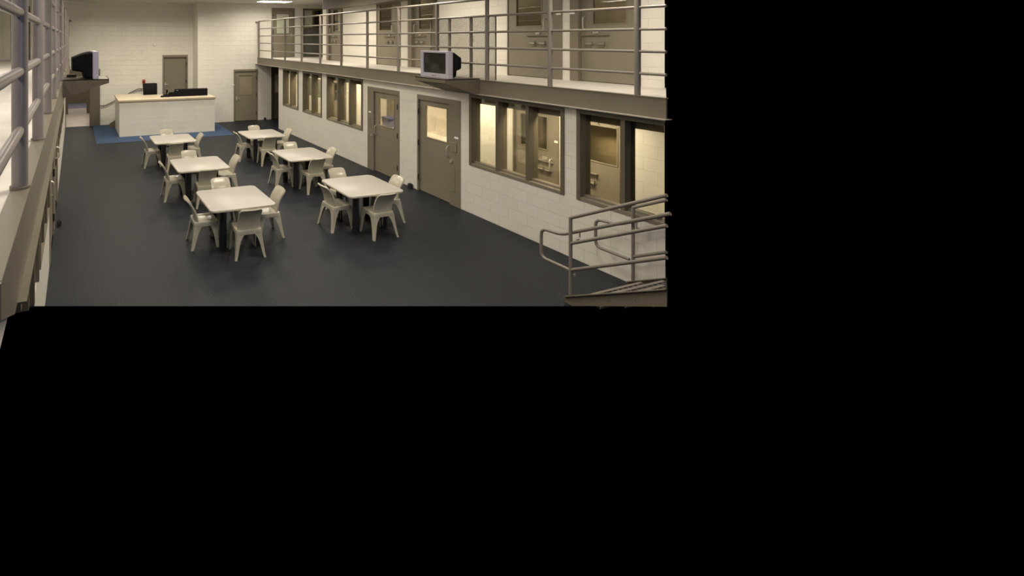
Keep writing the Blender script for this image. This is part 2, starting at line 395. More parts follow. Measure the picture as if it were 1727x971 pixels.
R_WIN1 = (10.36, 11.02, 1.26, 1.965); R_WIN2 = (8.52, 9.20, 1.285, 2.0)
t = door('door_1', right, (10.10, 11.48), (10.165, 11.19), 0, 2.235, R_WIN1, 'closed taupe door with narrow glass, farther of the pair under the walkway', handle_at=11.13, tagpos=(11.36, 1.55))
k = B(); k.tube([right(11.28, .93, .014), right(11.28, .93, .035)], .03, 12); k.build('lock_cylinder', 'steel', t, smooth=True)
k = B(); [k.mbox(right, 11.27, 11.37, 1.12 + i * .055, 1.145 + i * .055, .0145, .018) for i in range(5)]; k.build('speaker_grille', 'darkframe', t)
t = door('door_2', right, (8.08, 9.436), (8.39, 9.385), 0, 2.235, R_WIN2, 'closed taupe door with glass, shadowed by the television shelf', handle_at=8.46, tagpos=(8.19, 1.45))
B().mbox(right, 8.17, 8.31, 1.14, 1.34, .0145, .03).build('intercom', 'taupe', t, bevel=.006)
k = B(); k.tube([right(8.33, .93, .014), right(8.33, .93, .04)], .035, 12); k.build('lock_cylinder', 'steel', t, smooth=True)
B().mbox(right, 8.22, 8.37, .30, .82, .0145, .02).build('lock_cover', 'taupe', t, bevel=.003)
door('door_3', left, (10.10, 11.48), (10.165, 11.19), 0, 2.235, (10.36, 11.02, 1.26, 1.965), 'door with pull handle seen edge on, farther one under the near walkway', handle_at=11.13, rec=.01)
t = door('door_4', left, (8.08, 9.436), (8.39, 9.385), 0, 2.235, (8.52, 9.20, 1.285, 2.0), 'door with pull handle seen edge on, nearer one under the near walkway', handle_at=8.46, rec=.01)
B().mbox(left, 9.40, 9.425, .1, 1.8, .014, .03).build('edge_strip', 'steel', t)
door('door_5', back1, (3.50, 4.60), (3.57, 4.53), .6, 2.838, None, 'plain taupe door raised behind the desk', kind='lever', handle_at=3.63, rec=.09, head=.1)
door('door_6', back2, (6.387, 7.484), (6.45, 7.42), 0, 2.22, (6.63, 7.237, 1.13, 1.96), 'taupe door with tan glass beside the walkway end', kind='lever', handle_at=6.52, pane='tanpane', rec=.03, head=.09, tagpos=(6.36, 1.56))
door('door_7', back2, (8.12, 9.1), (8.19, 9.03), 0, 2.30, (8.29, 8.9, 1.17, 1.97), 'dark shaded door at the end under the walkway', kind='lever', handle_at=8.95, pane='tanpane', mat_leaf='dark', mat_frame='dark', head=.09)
t = door('door_8', back2, (8.14, 9.25), (8.21, 9.18), DECK, 4.90, (8.39, 8.99, 3.78, 4.63), 'taupe door with pale glass at the end of the upper walkway', kind='lever', handle_at=9.10, pane='palepane', rec=.03, tagpos=None)
ul = ['upper cell door beyond the near pair, handle toward the shared pier', 'nearest upper cell door behind the railing', 'far pair of upper cell doors, the farther one', 'far pair of upper cell doors, the nearer one', 'last upper cell door beside the dark end screen']
ul = ['upper cell door on the near pair, beside the mesh screen', 'upper cell door closest to the camera behind the last railing post',
      'upper cell door second from the far end, above the two lower doors', 'upper cell door partly behind the mesh screen above the television', 'upper cell door farthest along the walkway, near the dark screen']
for i, (d, lb) in enumerate(zip(UD, ul)):
    a, c, k = d; fr = upper_frame(d)
    w_ = (a + .27, a + .87, 3.80, 4.60) if k else (c - .80, c - .22, 3.80, 4.60)
    s_ = (a + .12, a + .57, 3.575) if k else (c - .50, c - .05, 3.575)
    h_ = a + .18 if k else c - .07
    door(f'door_{9 + i}', upper, fr, (a, c), DECK, 4.75, w_, lb, handle_at=h_, rec=(.004 if k else .07), slot=s_, hinges=False, head=.1, th=.13)
    tg = (a - .12, 4.02) if k else (c + .12, 4.02)
    if i < 2: B().mbox(upper, tg[0] - .05, tg[0] + .05, 4.0, 4.03, .0145, .02).build('name_tag', 'white', D.objects[f'door_{9 + i}'])
    # inside of the cell seen through the glass
cl = ['cell door with food slot seen through the middle three-pane window', 'cell door 5 seen through the window above the stair foot', 'cell door seen through the three-pane window past the doors, farther one', 'pale cell door seen through that same far three-pane window, nearer one', 'cell door glimpsed through the glass of the farther lower door']
cl[0] = 'cell door with food slot seen through the window under the television shelf'
for i, ((a, c, k), lb) in enumerate(zip(CD, cl)):
    w_ = (a + .28, a + .87, 1.375, 2.0) if k else (a + .08, a + .67, 1.375, 2.0)
    t = door(f'door_{14 + i}', cell, (a, c), (a + .03, c - .03), 0, 2.09, w_, lb, handle_at=(a + .18 if k else c - .18), rec=.03, hinges=False, head=.012, th=.1,
         slot=((a + .16, a + .48, 1.13) if k else (c - .62, c - .28, 1.13)), tagpos=((a + .07, 1.566) if k else None), pane='glass' if i > 1 else 'dglass')
    if i == 1:
        cu = D.curves.new('door_number', 'FONT'); cu.body = '5'; cu.size = .078; cu.extrude = .002; cu.align_x = 'CENTER'
        cu.materials.append(M['black'])
        o = D.objects.new('door_number', cu); COL.objects.link(o); o.parent = t
        o.location = Vector((CW + .026, 6.01, 2.008)) - t.location; o.rotation_euler = (PI / 2, 0, -PI / 2)
        o['label'] = 'black figure 5'
S(B().box((9.7, 5.7, DECK), (9.75, 16.8, 5.04)), 'wall_cell_backs', 'cream', 'dim cream wall inside the upper cells', 'wall')
S(B().box((9.1, 5.35, 0), (9.15, 17.4, 2.428)), 'wall_cell_interiors', 'cream', 'dim cream wall inside the lower cells', 'wall')

# doorways in the back wall above the near walkway and the passage
door('door_19', back1, (-2.62, -1.60), (-2.36, -1.67), DECK, 4.9, None, 'dark-edged door behind the near railing posts', mat_frame='cream', rec=.05, head=.08)
door('door_20', back1, (-1.42, -.60), (-1.30, -.72), DECK, 4.95, (-1.25, -.8, 3.6, 4.7), 'brown door just behind the second near railing post', mat_leaf='brownwall', mat_frame='darkframe', rec=.05, pane='tanpane')
t = thing('door_21', (.28, B1, 0), 'brown steel frame of the open passage below the far television', 'doorway', None, 'structure')
B().box((.545, B1 - .06, 0), (.95, B1 + .3, 2.25)).build('door_jamb', 'darkframe', t, bevel=.006)
B().box((-.46, B1 - .04, 0), (-.36, B1 + .3, 2.25)).build('door_jamb', 'darkframe', t, bevel=.006)
B().box((-.38, B1 - .06, 2.25), (.95, B1 + .3, 2.32)).build('door_head', 'taupe', t, bevel=.006)
B().box((.50, 24.3, 0), (.80, 24.5, 2.4)).build('door_jamb', 'darkframe', t, bevel=.006)
B().box((-.6, 24.3, 0), (-.33, 24.5, 2.4)).build('door_jamb', 'darkframe', t, bevel=.006)
S(B().box((-1.2, 28.3, 0), (2.2, 28.4, 2.6)), 'wall_passage', 'brownwall', 'brown wall closing the passage', 'wall')
S(B().box((-1.2, 26.2, 0), (2.2, 28.29, .006)), 'floor_passage_blue', 'greyblue', 'blue strip of floor at the end of the passage', 'floor')
S(B().box((-1.2, B1 + .31, 2.45), (2.2, 28.3, 2.55)), 'ceiling_passage', 'ceil', 'low ceiling of the passage', 'ceiling')
S(B().box((.98, B1 + .31, 0), (1.08, 28.3, 2.45)), 'wall_passage_side', 'cream', 'cream side wall inside the passage', 'wall')

# glazed screen at the end of the upper walkway
t = thing('window_12', (10.18, B2, DECK), 'dark glazed screen at the far end of the upper walkway', 'window', None, 'structure')
k = B()
for u0, u1, v0, v1 in ((9.66, 9.73, DECK, 4.9), (10.63, 10.70, DECK, 4.9), (9.73, 10.63, 4.82, 4.9), (9.73, 10.63, 3.98, 4.05), (10.14, 10.22, 4.05, 4.82), (9.73, 10.63, DECK, 2.8)): k.mbox(back2, u0, u1, v0, v1, -.1, .012)
k.build('screen_frame', 'darkframe', t, bevel=.003)
k = B(); k.mbox(back2, 9.73, 10.63, 2.8, 3.98, -.06, -.03); k.build('lower_panel', 'greypane', t)
B().mbox(back2, 9.73, 10.14, 4.05, 4.82, -.06, -.05).build('pane', 'palepane', t)
B().mbox(back2, 10.22, 10.63, 4.05, 4.82, -.06, -.05).build('pane', 'glass', t)
S(B().box((9.3, B2 + .9, DECK), (10.9, B2 + 1.0, 4.9)), 'wall_beyond_screen', 'cream', 'pale wall behind the glazed end screen', 'wall')

# ------------------------------------------------------------------ railings
def railing(name, x, posts, y0, y1, label, mat, gap=None, r=.021, rp=.037, base=False):
    t = thing(name, (x, (y0 + y1) / 2, 2.727), label, 'railing')
    for p in posts:
        k = B().tube([(x, p, 2.722), (x, p, 4.29)], rp, 16)
        o = k.build('post', mat, t, smooth=True)
        if base: B().tube([(x, p, 2.722), (x, p, 2.742)], rp + .0095, 16).build('base_weld', 'beam', o, smooth=True)
    for z in (3.035, 3.345, 3.655, 3.965, 4.29):
        if z > 4.2: pts = fillet([(x, y0, z), (x, y1, z), (x - .0, y1 + .0, z - .06)], .05) if y1 > 19 else [(x, y0, z), (x, y1, z)]
        else: pts = [(x, y0, z), (x, y1, z)]
        B().tube(pts, r if z < 4.2 else r * 1.15, 12).build('rail', mat, t, smooth=True)
    return t
RP = [4.687, 6.029, 7.346, 8.714, 10.073, 11.423, 12.798, 14.121, 15.501, 16.933, 18.228, 19.72]
rr = railing('guard_railing', 7.50, RP, 4.33, 19.75, 'five-bar taupe railing along the upper walkway above the window wall', 'rail')
k = B().tube([(7.5, 19.75, 4.25), (7.42, 19.8, 4.25), (7.42, B2, 4.25)], .02, 8); k.tube([(7.42, B2 - .012, 4.25), (7.42, B2 - .001, 4.25)], .05, 12)
k.build('wall_bracket', 'rail', rr, smooth=True)
LP = [1.45, 2.825, 4.13, 5.56, 6.95, 8.35, 9.75, 11.15, 12.55, 13.95, 15.4, 16.9, 18.4, 20.2]
rl = railing('guard_railing', -.278, LP, 1.3, 20.3, 'near five-bar railing running away at the left edge', 'rail_l', r=.026, rp=.0415, base=True)
k = B().tube([(-.278, 20.3, 4.25), (-.278, 20.35, 4.25), (-.2, 20.4, 4.25), (-.2, B1, 4.25)], .02, 8); k.tube([(-.2, B1 - .012, 4.25), (-.2, B1 - .001, 4.25)], .05, 12)
k.build('wall_bracket', 'rail_l', rl, smooth=True)
# expanded-metal screen fixed to the railing behind the television
ya, yc, za, zc = 7.18, 8.97, 2.74, 3.965
x = 7.54
k = B(); PX, PZ, sw = .036, .0165, .0060
nr = int((zc - za) / PZ)
for j in range(nr + 1):
    z = za + j * PZ; n = int((yc - ya) / (PX / 2)); sg = 1 if j % 2 else -1
    R = []
    for i in range(n + 1):
        yy = ya + i * PX / 2; dz = sg * (PZ / 2 if i % 2 else -PZ / 2) * .86
        R.append([(x - .002, yy, z + dz - sw / 2), (x + .002, yy, z + dz - sw / 2), (x + .002, yy, z + dz + sw / 2), (x - .002, yy, z + dz + sw / 2)])
    k.loft(R)
k.build('mesh_screen', 'meshmetal', rr)['label'] = 'expanded metal mesh'
for yy in (ya, yc): B().box((x - .008, yy - .012, za), (x + .008, yy + .012, zc)).build('screen_edge', 'rail', rr)
for yy in (7.79, 8.39): B().box((x - .012, yy - .03, za), (x + .012, yy + .03, zc)).build('screen_bar', 'rail', rr)

# ------------------------------------------------------------------ television shelves and televisions
def shelf(s, x0, y0, label):
    """s=-1: sticks out towards -X, s=+1 towards +X"""
    t = thing('television_shelf', (x0, y0, 2.43), label, 'shelf')
    X = lambda d: x0 + s * d
    ln, dp = .86, .84
    B().box((X(0), y0, 2.735), (X(dp), y0 + ln, 2.75)).build('shelf_plate', 'darkframe', t)  # same paint as the beam; darker enamel stands in for shade
    for yy in (y0, y0 + ln - .012):
        k = B(); k.prism([(X(0), yy, 2.75), (X(dp), yy, 2.75), (X(dp), yy, 2.67), (X(.74), yy, 2.645), (X(.06), yy, 2.42), (X(0), yy, 2.425)], (0, .012, 0))
        k.build('side_bracket', 'darkframe', t)
    B().box((X(dp - .012), y0 + .012, 2.67), (X(dp), y0 + ln - .012, 2.75)).build('front_lip', 'darkframe', t)
    k = B(); k.prism([(X(.74), y0 + .012, 2.645), (X(.74), y0 + .012, 2.655), (X(.06), y0 + .012, 2.435), (X(.06), y0 + .012, 2.425)], (0, ln - .024, 0)); k.build('under_plate', 'dark', t)
    return t
shelf(-1, 7.474, 7.50, 'steel bracket shelf holding the television above the doors')
shelf(1, -.226, 9.75, 'steel bracket shelf holding the far television by the near railing')

def television(s, x, yc, rot, label):
    """tube television whose screen faces s along X; origin at its base centre"""
    t = thing('television', (0, 0, 0), label, 'television')
    w, h, dz = .43, .53, .0
    f = B()   # bezel, built facing +X at x=0
    for q in ((-w, w, 0, .085), (-w, w, .49, h), (-w, -w + .085, .085, .49), (w - .085, w, .085, .49)): f.box((-.10, q[0], q[2]), (0, q[1], q[3]))
    f.box((-.11, -w + .01, .01), (-.09, w - .01, h - .01))
    f.build('bezel', 'silver', t, bevel=.006)
    g = B(); R = []
    for i in range(9):
        a = -1 + i / 4; col = []
        for j in range(9):
            c = -1 + j / 4
            col.append((-.035 + .022 * (1 - a * a * .5 - c * c * .5), a * (w - .085), .2875 + c * .2025))
        R.append(col)
    g.loft(R, False, False, closed=False); g.build('screen', 'screen', t, smooth=True)
    r = B(); rings = []
    for xx, hw, z0, z1 in ((-.11, .41, .012, .515), (-.17, .40, .015, .51), (-.255, .34, .02, .49), (-.27, .33, .13, .485), (-.37, .26, .14, .45), (-.47, .22, .16, .41)):
        ring = []
        for kx, kz in ((1, 1), (-1, 1), (-1, -1), (1, -1)):
            for q in range(4):
                ang = {(1, 1): 0, (-1, 1): 1, (-1, -1): 2, (1, -1): 3}[(kx, kz)] * PI / 2 + q * PI / 6
                rad = .05
                cy = kx * (hw - rad); cz = (z1 - rad) if kz > 0 else (z0 + rad)
                ring.append((xx, cy + rad * math.cos(ang), cz + rad * math.sin(ang)))
        rings.append(ring)
    r.loft(rings); r.build('rear_shell', 'blackplastic', t, smooth=True)
    k = B()
    for i in range(4): k.tube([(-.001, -.05 + i * .035, .04), (.005, -.05 + i * .035, .04)], .008, 8)
    k.build('front_buttons', 'blackplastic', t)
    t.location = (x, yc, 2.7505); t.rotation_euler = (0, 0, (PI if s < 0 else 0) + rot)
    return t
television(-1, 6.80, 8.0, math.radians(-3), 'silver tube television with dark screen facing the room, above the doors')
television(1, .40, 10.18, math.radians(3), 'silver tube television seen in profile with its black back, on the far shelf')
t = thing('cable_box', (-.02, 10.45, 2.7505), 'small dark box behind the profile television', 'box')
B().box((-.17, 10.405, 2.7505), (.02, 10.55, 2.80)).build('case', 'hinge', t, bevel=.004)
B().box((-.16, 10.415, 2.80), (.01, 10.54, 2.805)).build('lid', 'taupe', t)

# ------------------------------------------------------------------ steel staircase at lower right
SX0, SX1, SL = 6.19, 7.40, .565
t = thing('staircase', (6.8, 4.6, 0), 'taupe steel staircase with grating treads rising at the lower right', 'staircase')
zt = lambda y: .115 + (4.70 - y) * SL
for xx, lab in ((SX0, 0), (SX1, 1)):
    k = B(); yend = 3.57 if lab == 0 else 4.27
    pr = [(xx, 4.76, 0.0), (xx, 4.76, zt(4.76)), (xx, yend, zt(yend)), (xx, yend, zt(yend) - .2), (xx, 4.70, zt(4.70) - .135)]
    if lab == 0: pr[0] = (xx, 4.76, 0.0)
    k.prism(pr, (.012, 0, 0))
    k.prism([(xx - .03, 4.76, zt(4.76) - .012), (xx - .03, 4.76, zt(4.76)), (xx - .03, yend, zt(yend)), (xx - .03, yend, zt(yend) - .012)], (.045, 0, 0))
    k.build('stringer', 'beam', t)
    py = 4.68
    B().tube([(xx, py, zt(py)), (xx, py, 1.158)], .0215, 14).build('post', 'rail', t, smooth=True)
    for z0 in (1.152, .815, .462):
        B().tube([(xx, py, z0), (xx, yend, z0 + (py - yend) * .573)], .021, 12).build('rail', 'rail', t, smooth=True)
    hx = xx + (.06 if lab == 0 else -.06)
    z0 = .955
    pts = fillet([(hx, yend, z0 + (py - yend) * .56), (hx, 4.85, z0 - .095), (hx, 5.16, .83), (hx, 5.16, .425), (hx, 4.69, .43)], .09, 8)
    B().tube(pts, .021, 12).build('handrail', 'rail', t, smooth=True)
    k = B().tube(fillet([(hx, 4.60, z0 + .03), (hx, 4.60, z0 - .06), (xx, 4.60, z0 - .06)], .03), .009, 8); k.build('handrail_bracket', 'steel', t, smooth=True)
    B().tube([(xx + .02, 4.66, .40), (xx + .05, 4.66, .40)], .016, 10).build('bolt', 'steel', t, smooth=True)
for i in range(3):
    z = .167 * (i + 1); y = 4.575 - .296 * i
    xe = lambda yy: min(SX1 - .002, 1.726 * yy)
    k = B(); k.box((SX0 + .013, y - .035, z - .03), (xe(y - .03), y, z)); k.box((SX0 + .013, y - .27, z - .03), (xe(y - .27), y - .262, z))
    for q in range(1, 8): yy = y - .035 - q * .028; k.box((SX0 + .013, yy - .004, z - .028), (xe(yy), yy, z - .002))
    for q in range(12):
        xx = SX0 + .06 + q * .1
        if xx < xe(y - .03): k.box((xx, max(y - .265, xx / 1.726), z - .008), (xx + .006, y - .03, z - .001))
    k.build('tread', 'rail', t)
for yy in (4.5, 4.2, 3.9): B().tube([(SX0 - .001, yy, zt(yy) - .09), (SX0 - .006, yy, zt(yy) - .09)], .010, 8).build('tread_bolt', 'rail', t, smooth=True)

# ------------------------------------------------------------------ tables
def rrect(hx, hy, r, n=6):
    out = []
    for cx, cy, a0 in ((hx - r, hy - r, 0), (-hx + r, hy - r, PI / 2), (-hx + r, -hy + r, PI), (hx - r, -hy + r, 1.5 * PI)):
        for i in range(n + 1): a = a0 + i * PI / 2 / n; out.append((cx + r * math.cos(a), cy + r * math.sin(a)))
    return out
TREF = {'A1': ('front left', 2.64, 8.15), 'A2': ('middle left', 2.61, 10.63), 'A3': ('rear left', 2.57, 13.56),
        'B1': ('front right', 5.145, 8.05), 'B2': ('middle right', 5.19, 10.72), 'B3': ('rear right', 5.18, 13.40)}
def make_table():
    t = thing('square_table', (0, 0, 0), '', 'table', 'square dayroom tables')
    h = .5725
    k = B(); ring = rrect(h, h, .105, 8)
    k.loft([[(x, y, z) for x, y in rrect(h - e, h - e, .105, 8)] for z, e in ((.712, .0), (.735, .0), (.74, .005))])
    k.build('table_top', 'tabletop', t, smooth=True)
    k = B(); k.loft([[(x, y, z) for x, y in rrect(h + e, h + e, .107, 8)] for z, e in ((.708, -.004), (.710, .0025), (.733, .0025), (.7335, -.001))]); k.build('edge_band', 'tabedge', t, smooth=True)
    k = B(); k.box((-.42, -.42, .66), (.42, .42, .7075)); k.build('under_frame', 'black', t, bevel=.005)
    for sx in (-1, 1):
        for sy in (-1, 1):
            l = B().tube([(sx * .30, sy * .30, .012), (sx * .30, sy * .30, .66)], .062, 18).build('leg', 'black', t, smooth=True)
            B().tube([(sx * .30, sy * .30, 0), (sx * .30, sy * .30, .012)], .075, 18).build('foot_plate', 'black', l, smooth=True)
    return t
def copy_tree(o, parent=None):
    c = o.copy(); COL.objects.link(c); c.parent = parent
    for ch in [q for q in D.objects if q.parent == o]: copy_tree(ch, c)
    return c
T0 = make_table()
tdesc = {'A1': 'closest to the camera at left', 'A2': 'middle of the left column', 'A3': 'rear of the left column, before the desk', 'B1': 'closest to the window wall doors', 'B2': 'middle of the right column', 'B3': 'rear of the right column'}
for i, (k_, (nm, x, y)) in enumerate(TREF.items()):
    t = T0 if i == 0 else copy_tree(T0)
    t.location = (x, y, 0); t.rotation_euler = (0, 0, math.radians(random.uniform(-.6, .6)))
    t['label'] = f'square off-white table on black legs, {tdesc[k_]}'

# ------------------------------------------------------------------ chairs
def make_chair():
    t = thing('plastic_chair', (0, 0, 0), '', 'chair', 'moulded plastic dayroom chairs')
    # seat pan with a soft dish and a turned-down rim
    k = B(); rings = []
    for z, hx, hy, r in ((.372, .212, .205, .05), (.425, .214, .207, .05), (.441, .209, .202, .05), (.446, .198, .192, .05), (.438, .175, .17, .06), (.430, .13, .125, .06), (.427, .06, .06, .04)):
        rings.append([(x, y + .02, z - (.006 if abs(x) < .15 and y > .1 else 0)) for x, y in rrect(hx, hy, r, 5)])
    k.loft(rings, False, True); k.build('seat', 'chair', t, smooth=True)
    # back: curved slab leaning away, wrapped forward at its sides, rounded corners
    def back_pt(u, v, off):
        z = .418 + .402 * v
        y = -.130 - .020 * v - .158 * v ** 2.4
        hw = .192 - .004 * v; rc = .05
        zz = .402 * v
        e = 0
        if zz < rc: e = rc - math.sqrt(max(0, rc * rc - (rc - zz) ** 2))
        if zz > .402 - rc: e = rc - math.sqrt(max(0, rc * rc - (zz - .402 + rc) ** 2))
        hw -= e * .9
        x = u * hw
        y += .022 * abs(u) ** 2.4
        sl = -.020 - .379 * v ** 1.4; ln = math.hypot(sl, .402)
        return (x, y - off * .402 / ln, z + off * sl / ln)
    k = B(); nu, vs = 14, [0, .03, .07, .12, .17, .28, .4, .52, .64, .76, .83, .88, .93, .97, 1.0]
    rings = []
    for v in vs:
        f = [back_pt(-1 + 2 * i / nu, v, 0) for i in range(nu + 1)]; r = [back_pt(-1 + 2 * i / nu, v, .026) for i in range(nu + 1)]
        rings.append(f + r[::-1])
    k.loft(rings); k.build('backrest', 'chair', t, smooth=True)
    for sx in (-1, 1):
        for sy, fx, fy in ((-1, .262, -.248), (1, .235, .238)):
            k = B(); rings = []; H = .405
            for i in range(15):
                s = i / 14; z = s * H
                cx = sx * (fx + (.206 - fx) * s ** .8); cy = (fy + (sy * .198 + .02 - fy) * s ** .8)
                a = max(0, (s - .42) / .58)
                arch = 1 - math.sqrt(max(0, 1 - a ** 2.4))
                wx = .036 + .038 * s + (.185 - .074) * arch; wy = .042 + .058 * s + (.185 - .10) * arch
                th = .013
                L = [(0, 0), (-wx, 0), (-wx, -th), (-th, -th), (-th, -wy), (0, -wy)]
                rings.append([(cx + sx * p, cy + sy * q, z) for p, q in L])
            k.loft(rings); k.build('leg', 'chair', t, smooth=True)
    return t
CH = {'A1': ((2.66, 7.575), (2.654, 8.85), (2.07, 8.17), (3.262, 8.18)),
      'A2': ((2.63, 10.09), (2.586, 11.36), (2.05, 10.74), (3.28, 10.77)),
      'A3': ((2.505, 12.86), (2.572, 14.34), (2.0, 13.66), (3.14, 13.61)),
      'B1': ((5.17, 7.53), (5.152, 8.74), (4.62, 8.09), (5.74, 8.08)),
      'B2': ((5.21, 10.18), (5.307, 11.43), (4.68, 10.80), (5.78, 10.73)),
      'B3': ((5.12, 12.80), (5.271, 14.05), (4.68, 13.50), (5.82, 13.43))}
side = ('showing its back at the near side of the {} table', 'facing us on the far side of the {} table',
        'on the left side of the {} table', 'on the right side of the {} table')
C0 = make_chair(); first = True
for k_, spots in CH.items():
    for i, (x, y) in enumerate(spots):
        c = C0 if first else copy_tree(C0); first = False
        c.location = (x, y, 0)
        c.rotation_euler = (0, 0, (0, PI, -PI / 2, PI / 2)[i] + math.radians(random.uniform(-2.5, 2.5)))
        c['label'] = 'pale grey plastic chair ' + side[i].format(TREF[k_][0])

# ------------------------------------------------------------------ the desk, its platform and what stands there
t = thing('reception_desk', (3.26, 18.0, 0), 'long cream block desk with maple top before the back wall', 'desk')
k = B(); k.box((1.492, 18.0, .006), (5.04, 18.2, 1.235)); k.box((1.492, 18.2, .006), (1.69, 20.0, 1.235)); k.build('desk_wall', 'blk_y', t)
k = B(); k.box((1.45, 17.965, 1.262), (5.075, 19.45, 1.318)); k.box((1.45, 19.45, 1.262), (2.5, 20.05, 1.318)); k.build('desk_top', 'maple', t, bevel=.004)
k = B(); k.box((1.46, 17.975, 1.235), (5.065, 19.44, 1.262)); k.box((1.45 - .002, 17.965 - .002, 1.300), (5.077, 17.966, 1.312)); k.build('desk_edge', 'mapleedge', t)
S(B().box((2.35, 18.21, .006), (4.82, B1 - .001, .6)), 'floor_platform', 'blue', 'raised platform floor hidden behind the desk', 'platform')
t = thing('platform_steps', (1.9, 20.4, 0), 'short dark steps beside the desk up to the raised door', 'steps')
for i in range(3):
    B().box((1.40 + i * .31, 20.1, .006), (2.345, B1 - .002, .15 * (i + 1))).build('step', 'conc', t, bevel=.004)
k = B(); k.prism([(1.28, 20.07, .006), (1.28, 20.07, .16), (2.2, 20.07, .70), (2.34, 20.07, .70), (2.34, 20.07, .006)], (0, .025, 0)); k.build('step_side', 'darkframe', t)
t = thing('wall_handrail', (1.8, B1 - .07, .8), 'dark handrail bent up the back wall beside the steps', 'handrail')
hy = B1 - .075
B().tube(fillet([(.95, B1 - .002, .81), (.95, hy, .81), (1.17, hy, .81), (2.46, hy, 1.445), (2.80, hy, 1.445)], .06), .019, 10).build('rail', 'darkframe', t, smooth=True)
for x, z in ((1.08, .81), (2.60, 1.445), (1.85, 1.145)):
    B().tube([(x, hy, z), (x, hy, z - .055), (x, B1 - .001, z - .055)], .011, 8).build('rail_bracket', 'hinge', t, smooth=True)
# office chair on the platform
t = thing('office_chair', (3.0, 20.0, .6), 'black office chair back rising behind the desk', 'chair')
k = B()
R = []
for z, hw, y in ((1.16, .25, 19.88), (1.2, .275, 19.87), (1.45, .285, 19.90), (1.66, .295, 19.96), (1.715, .285, 19.98), (1.728, .25, 19.985)):
    R.append([(2.86 - hw, y, z), (2.86 - hw + .05, y - .035, z), (2.86 + hw - .05, y - .035, z), (2.86 + hw, y, z), (2.86 + hw - .04, y + .05, z), (2.86 - hw + .04, y + .05, z)])
k.loft(R); k.build('backrest', 'blackfab', t, smooth=True)
B().loft([[(2.86 + x, 20.2 + y, z) for x, y in rrect(.26, .26, .08)] for z in (1.05, 1.13)]).build('seat', 'blackfab', t, smooth=True)
B().tube([(2.86, 20.2, .68), (2.86, 20.2, 1.05)], .03, 10).build('gas_stem', 'black', t, smooth=True)
k = B(); [k.tube([(2.86, 20.2, .70), (2.86 + .3 * math.cos(a), 20.2 + .3 * math.sin(a), .64)], .02, 8) for a in [i * 2 * PI / 5 for i in range(5)]]; k.build('star_base', 'black', t, smooth=True)
k = B(); [k.tube([(2.86 + .3 * math.cos(a) - .02, 20.2 + .3 * math.sin(a), .63), (2.86 + .3 * math.cos(a) + .02, 20.2 + .3 * math.sin(a), .63)], .03, 10) for a in [i * 2 * PI / 5 for i in range(5)]]; k.build('caster', 'black', t, smooth=True)
B().box((2.84, 19.93, .95), (2.88, 19.97, 1.3)).build('back_bar', 'black', t)
# control console, telephone
t = thing('control_console', (4.2, 18.6, 1.3185), 'long low black console box on the desk top', 'console')
k = B(); k.prism([(3.62, 18.50, 1.319), (3.62, 18.50, 1.585), (3.62, 18.62, 1.60), (3.62, 18.95, 1.40), (3.62, 18.95, 1.319)], (1.27, 0, 0)); k.build('case', 'blackplastic', t, bevel=.006)
k = B(); k.prism([(3.62, 18.50, 1.319), (3.62, 18.50, 1.50), (3.62, 18.85, 1.42), (3.62, 18.85, 1.319)], (-.22, 0, 0)); k.build('side_wing', 'blackplastic', t, bevel=.006)
B().box((3.66, 18.495, 1.545), (3.72, 18.5, 1.565)).build('badge', 'steel', t)
t = thing('desk_microphone', (3.30, 18.62, 1.3185), 'small black gooseneck microphone and base beside the console', 'microphone')
k = B(); k.prism([(3.18, 18.44, 1.319), (3.18, 18.44, 1.345), (3.18, 18.72, 1.40), (3.18, 18.72, 1.319)], (.19, 0, 0)); k.build('base', 'blackplastic', t, bevel=.004)
k = B().tube(fillet([(3.31, 18.66, 1.38), (3.31, 18.66, 1.46), (3.31, 18.6, 1.51)], .05), .02, 8); k.tube([(3.31, 18.6, 1.48), (3.31, 18.58, 1.58)], .035, 10); k.build('gooseneck', 'blackplastic', t, smooth=True)
t = thing('telephone_handset', (3.1, 18.5, 1.3185), 'small black handset lying beside the gooseneck microphone', 'telephone')
k = B().tube(fillet([(3.05, 18.46, 1.333), (3.08, 18.48, 1.365), (3.13, 18.50, 1.37), (3.16, 18.52, 1.333)], .03), .02, 10); k.build('handset', 'blackplastic', t, smooth=True)
k = B().box((3.06, 18.43, 1.3185), (3.15, 18.55, 1.335)); k.build('cradle', 'blackplastic', t, bevel=.003)

# small things on the walls
t = thing('fire_pull_station', (2.72, B1, 1.76), 'small red pull station on the back wall above the black chair', 'alarm')
B().box((2.655, B1 - .05, 1.66), (2.775, B1 - .001, 1.82)).build('case', 'red', t, bevel=.006)
B().box((2.685, B1 - .06, 1.69), (2.745, B1 - .05, 1.75)).build('pull_bar', 'hinge', t)
t = thing('wall_sensor', (3.16, B1, 3.27), 'small white sensor box high on the back wall', 'sensor')
B().box((3.125, B1 - .05, 3.22), (3.205, B1 - .001, 3.33)).build('case', 'white', t, bevel=.008)
B().box((3.14, B1 - .056, 3.235), (3.19, B1 - .05, 3.275)).build('lens', 'ceil', t)
def stop(x, y, label, mp=None):
    t = thing('door_stop', (x, y, 0), label, 'door stop')
    B().box((x - .04, y - .05, 0.0005), (x + .04, y + .05, .10)).build('block', 'rubber', t, bevel=.008)
    B().tube([(x, y, .1), (x, y, .112)], .02, 10).build('cap', 'rubber', t, smooth=True)
stop(7.49, 9.62, 'black rubber door stop on the floor between the two lower doors')
stop(7.80, 19.76, 'black rubber door stop on the floor at the end wall')
stop(-.29, 9.87, 'black rubber door stop on the floor by the edge-on wall')
t = thing('ceiling_light', (7.5, 18.1, CEIL), 'lit fluorescent fixture on the ceiling near the walkway end', 'light')
